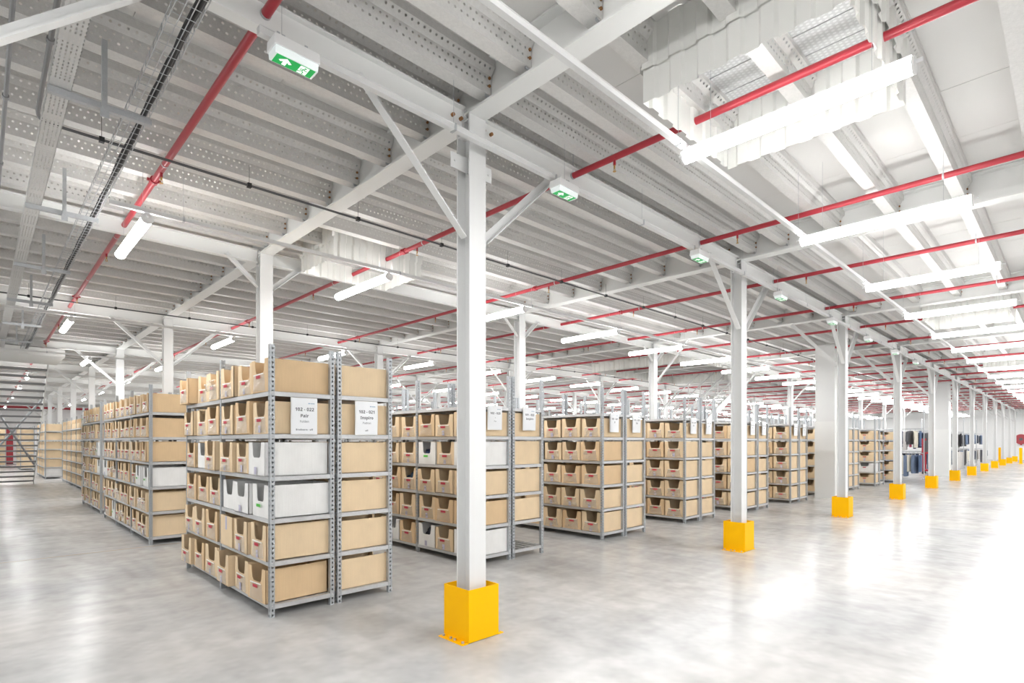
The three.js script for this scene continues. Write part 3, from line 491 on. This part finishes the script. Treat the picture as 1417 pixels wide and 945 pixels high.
// paper signs in sleeves at the rack ends
const signLines = [[['102 - 022', 'Pair', 'Fulden', 'Brodnorm - off'], ['102 - 021', 'Inspiro', 'Padron', 'off']], [['102 - 020', '-', 'Pac'], ['101 - 022', 'Inspiro']], [['101 - 021', 'P'], ['101 - 020', 'Pa']], [['101 - 019', 'Pa'], ['101 - 018', 'In']], [['101 - 017', 'Pa'], ['101 - 016', 'In']], [['101 - 015', 'Pa'], ['101 - 014', 'In']]];
signLines.forEach((pair, r) => pair.forEach((lines, s) => {
  const tex = canvasTex(256, 360, (c, w, h) => {
    c.fillStyle = '#f4f6f9'; c.fillRect(0, 0, w, h); c.textAlign = 'center';
    c.fillStyle = '#5b8bb5'; c.fillRect(166, 46, 12, 10); c.fillStyle = '#a9bccd'; c.fillRect(184, 47, 44, 9);
    c.fillStyle = '#33363c'; c.font = 'bold 46px sans-serif'; c.fillText(lines[0], w / 2, 128);
    c.font = 'bold 44px sans-serif'; if (lines[1]) c.fillText(lines[1], w / 2, 192);
    c.fillStyle = '#5a5d64'; c.font = '30px sans-serif'; if (lines[2]) c.fillText(lines[2], w / 2, 244);
    c.font = 'bold 24px sans-serif'; if (lines[3]) c.fillText(lines[3], w / 2, 324);
  });
  const t = thing('rack_sign', r ? 'white paper sign on the end of the ' + RNAME[r] + (s ? ', right-hand run' : ', left-hand run') : 'white paper sign reading ' + lines[0].replace(/ /g, '') + ' on the end of the foremost rack', 'sign', R1[r] + (s ? 0.63 : 0) + 0.3, 0, RW[r] - 0.008, 'paper signs on the rack ends');
  const yT = LV[r ? 5 : 5] + (r ? 0.03 : -0.03), hh = r ? 0.30 : 0.325, ww = 0.235;
  const g = new THREE.PlaneGeometry(ww, hh, 8, 10), p = g.attributes.position; for (let i = 0; i < p.count; i++) p.setZ(i, 0.004 * Math.sin(p.getX(i) * 14 + r) + 0.003 * Math.sin(p.getY(i) * 17 + s)); g.computeVertexNormals(); g.translate(0, yT - hh / 2, 0.012); g.rotateZ(r ? 0.0 : 0);
  M3('paper', g, std({ color: lin(0.95, 0.95, 0.95), map: tex, roughness: 0.3, side: THREE.DoubleSide }), t);
  M3('sleeve', [uvm(new THREE.BoxGeometry(ww + 0.012, hh + 0.012, 0.0015).translate(0, yT - hh / 2, 0.002))], M.film, t);
}));

// ---------------------------------------------------------------- staircases
function stair(dirX, x0, w0, run, rise, width, n, lab, mat, rails) { // dirX true: climbs along +x; false: climbs along -w
  const t = thing('open_staircase', lab, 'staircase', x0, 0, w0);
  const at = (s, y, l) => dirX ? [s, y, l] : [l, y, -s];
  const bar = (a, b, h, th) => { const A = new THREE.Vector3(a[0], a[1], -a[2]), B = new THREE.Vector3(b[0], b[1], -b[2]), d = B.clone().sub(A), yv = d.clone().normalize(), sd = new THREE.Vector3().crossVectors(yv, new THREE.Vector3(0, 1, 0)).normalize(), nx = new THREE.Vector3().crossVectors(sd, yv); const m = new THREE.Matrix4().makeBasis(nx, yv, sd.negate()); m.setPosition(A.clone().add(B).multiplyScalar(0.5)); return uvm(new THREE.BoxGeometry(h, d.length(), th).applyMatrix4(m)); };
  for (const l of [0, width]) M3('stringer', bar(at(0, 0.1, l), at(run, rise, l), 0.22, 0.02), mat, t);
  for (let i = 0; i < n; i++) { const s = run * (i + 0.6) / n, y = rise * (i + 0.75) / n; M3('tread', dirX ? bx(s - 0.12, s + 0.12, y - 0.025, y + 0.02, 0.01, width - 0.01) : bx(0.01, width - 0.01, y - 0.03, y + 0.02, -s - 0.12, -s + 0.12), dirX ? mat : M.grey, t); }
  if (rails) for (const l of [0, width]) {
    for (const h of [0.55, 1.0]) M3('handrail', cyl(at(0, 0.1 + h, l), at(run, rise + h, l), 0.02, 8), mat, t);
    const b = []; for (let s = 0.3; s < run; s += 0.9) { const y = rise * s / run; b.push(cyl(at(s, y, l), at(s, y + 1.05, l), 0.016, 8)); } M3('baluster', b, mat, t);
  }
  return { t, at, bar };
}
{
  const s = stair(false, 0.15, 26.6, 6.2, 3.85, 1.27, 21, 'open steel staircase seen from beneath at the left edge', M.beam, false);
  M3('cross_brace', [s.bar(s.at(0.9, 0.75, 1.25), s.at(4.4, 2.9, 0.0), 0.05, 0.05), s.bar(s.at(1.2, 0.9, 0.0), s.at(4.2, 2.85, 1.25), 0.05, 0.05)], M.zinc, s.t);
  M3('landing', [bx(-1.6, 1.45, 3.74, 3.93, -8.3, -6.2)], M.beam, s.t);
}
stair(true, 13.6, 8.7, 7.6, 4.1, 1.1, 22, 'distant white staircase with handrails climbing under the large skirt', M.white, true);

// ---------------------------------------------------------------- far end: clothes rails, fire points, posts
const pal = [[0.03, 0.045, 0.10], [0.10, 0.15, 0.26], [0.02, 0.02, 0.025], [0.12, 0.12, 0.13], [0.72, 0.68, 0.58], [0.05, 0.06, 0.09], [0.30, 0.05, 0.09], [0.62, 0.60, 0.58], [0.17, 0.22, 0.32], [0.66, 0.42, 0.46]].map((c) => std({ color: lin(...c), roughness: 0.95 }));
const palName = ['navy', 'denim blue', 'black', 'dark grey', 'cream', 'blue-black', 'red', 'pale grey', 'washed blue', 'pink'];
function garmentGeo(kind) {
  const s = new THREE.Shape();
  if (kind) { s.moveTo(-0.05, 0); s.lineTo(0.05, 0); s.lineTo(0.24, -0.07); s.lineTo(0.27, -0.62); s.lineTo(0.2, -0.62); s.lineTo(0.19, -0.2); s.lineTo(0.2, -0.78); s.lineTo(-0.2, -0.78); s.lineTo(-0.19, -0.2); s.lineTo(-0.2, -0.62); s.lineTo(-0.27, -0.62); s.lineTo(-0.24, -0.07); } else { s.moveTo(-0.18, 0); s.lineTo(0.18, 0); s.lineTo(0.21, -0.3); s.lineTo(0.2, -0.95); s.lineTo(0.03, -0.95); s.lineTo(0, -0.35); s.lineTo(-0.03, -0.95); s.lineTo(-0.2, -0.95); s.lineTo(-0.21, -0.3); }
  s.closePath(); return uvm(new THREE.ExtrudeGeometry(s, { depth: 0.05, bevelEnabled: true, bevelSize: 0.01, bevelThickness: 0.02, bevelSegments: 1, steps: 1 }).translate(0, -0.08, -0.025));
}
const GG = [garmentGeo(0), garmentGeo(1)];
const hook = mg([cyl([0, -0.08, 0], [0, 0.0, 0], 0.006, 5), cyl([-0.17, -0.1, 0], [0.17, -0.1, 0], 0.007, 5)]);
[28.2, 33.8, 39.6, 45.2, 51].forEach((x, q) => {
  const w0 = 4.45, len = q === 0 ? 3.6 : 1.9;
  const t = thing('clothes_rail', 'two-tier steel clothes rail at the far end, ' + ORD[q] + ' from the front', 'clothes rail', x, 0, w0, 'clothes rails at the far end');
  each('rail', [cyl([0, 2.08, 0], [0, 2.08, len], 0.02, 8), cyl([0, 1.06, 0], [0, 1.06, len], 0.02, 8)], M.zinc, t);
  each('post', [0, len].map((l) => mg([bx(-0.02, 0.02, 0, 2.9, l - 0.02, l + 0.02), bx(-0.3, 0.3, 0, 0.04, l - 0.02, l + 0.02)])), M.zinc, t);
  for (let tier = 0; tier < 2; tier++) { let i = 0; for (let l = 0.12; l < len - 0.08; l += rr(0.12, 0.2)) {
    const y = tier ? 2.08 : 1.06, kind = tier ? 1 : (rnd() < 0.6 ? 0 : 1), c = [0, 1, 1, 2, 3, 3, 4, 5, 6, 7, 7, 8, 8, 9][Math.floor(rnd() * 14)], sc = tier ? 1 : 0.92;
    const g = thing('hanging_garment', palName[c] + (kind ? ' top' : ' trousers') + ', ' + (tier ? 'upper' : 'lower') + ' tier, ' + (ORD[i] ?? 'last') + ' from the aisle on the ' + ORD[q] + ' clothes rail', 'clothes', x, y - 0.02, w0 + l, 'garments on the clothes rails');
    const cl = M3('cloth', GG[kind], pal[c], g); cl.scale.set(rr(0.85, 1.05), sc * rr(0.72, 1.06), rr(0.8, 1.5)); M3('hanger', hook, M.zinc, g); g.rotation.y = rr(-0.4, 0.4); i++;
  } }
});
for (const [x, w, h, lab] of [[36.2, 4.9, 1.1, 'slim yellow post beside the clothes rails'], [52, 2.75, 1.1, 'yellow post at the far right end of the aisle'], [53.5, 3.95, 1.1, 'thin yellow post near the far end behind a guard']]) one('yellow_post', [bx(x - 0.08, x + 0.08, 0, h, w - 0.08, w + 0.08), bx(x - 0.15, x + 0.15, 0, 0.02, w - 0.15, w + 0.15), bx(x - 0.06, x + 0.06, h, h + 0.02, w - 0.06, w + 0.06)], M.yellow, lab, 'post');
{
  const t = thing('fire_hose_reel', 'round red fire hose reel on the far end wall', 'hose reel', X1 - 0.2, 1.75, 3.3);
  M3('drum', uvm(new THREE.CylinderGeometry(0.42, 0.42, 0.2, 24).rotateZ(Math.PI / 2)), M.red, t); M3('hub', uvm(new THREE.CylinderGeometry(0.12, 0.12, 0.26, 16).rotateZ(Math.PI / 2)), M.dark, t); M3('bracket', bx(0, 0.19, -0.5, 0.1, -0.06, 0.06), M.red, t);
  const c = thing('fire_cabinet', 'red fire cabinet on the back wall beyond the left staircase', 'cabinet', 1.0, 0.0, W1 - 0.3); M3('body', bx(-0.7, 0.7, 0.05, 2.4, -0.25, 0.25), M.red, c); for (const y of [0.3, 1.0, 1.7]) M3('door', bx(-0.62, 0.62, y, y + 0.6, -0.275, -0.25), M.red, c); M3('foot', bx(-0.7, 0.7, 0, 0.05, -0.25, 0.25), M.black, c);
  const y = thing('yellow_barrier', 'yellow barrier post in front of the red cabinet', 'post', 0.0, 0, 49.5); M3('post', bx(-0.25, 0.25, 0, 1.1, -0.06, 0.06), M.yellow, y); M3('foot', bx(-0.3, 0.3, 0, 0.02, -0.12, 0.12), M.yellow, y);
  const b = thing('hand_cart', 'small black crate cart with a red frame before the clothes', 'cart', 33.0, 0, 4.9); M3('crate', [bx(-0.35, 0.35, 1.05, 1.6, -0.3, 0.3)], M.dark, b); M3('frame', [-0.38, 0.38].map((x) => [bx(x - 0.03, x + 0.03, 0.12, 1.7, -0.33, -0.27), bx(x - 0.03, x + 0.03, 0.12, 1.7, 0.27, 0.33)]).concat([bx(-0.4, 0.4, 0.96, 1.05, -0.33, 0.33), bx(-0.4, 0.4, 0.12, 0.2, -0.33, 0.33)]), M.red, b); M3('wheel', [-0.35, 0.35].map((x) => [-0.3, 0.3].map((w) => cyl([x, 0.06, w - 0.02], [x, 0.06, w + 0.02], 0.06, 12))), M.black, b);
}
console.log('bins', binCount, 'stuff', stuffBins.length, 'joists', joists.length);
renderer.render(scene, camera);
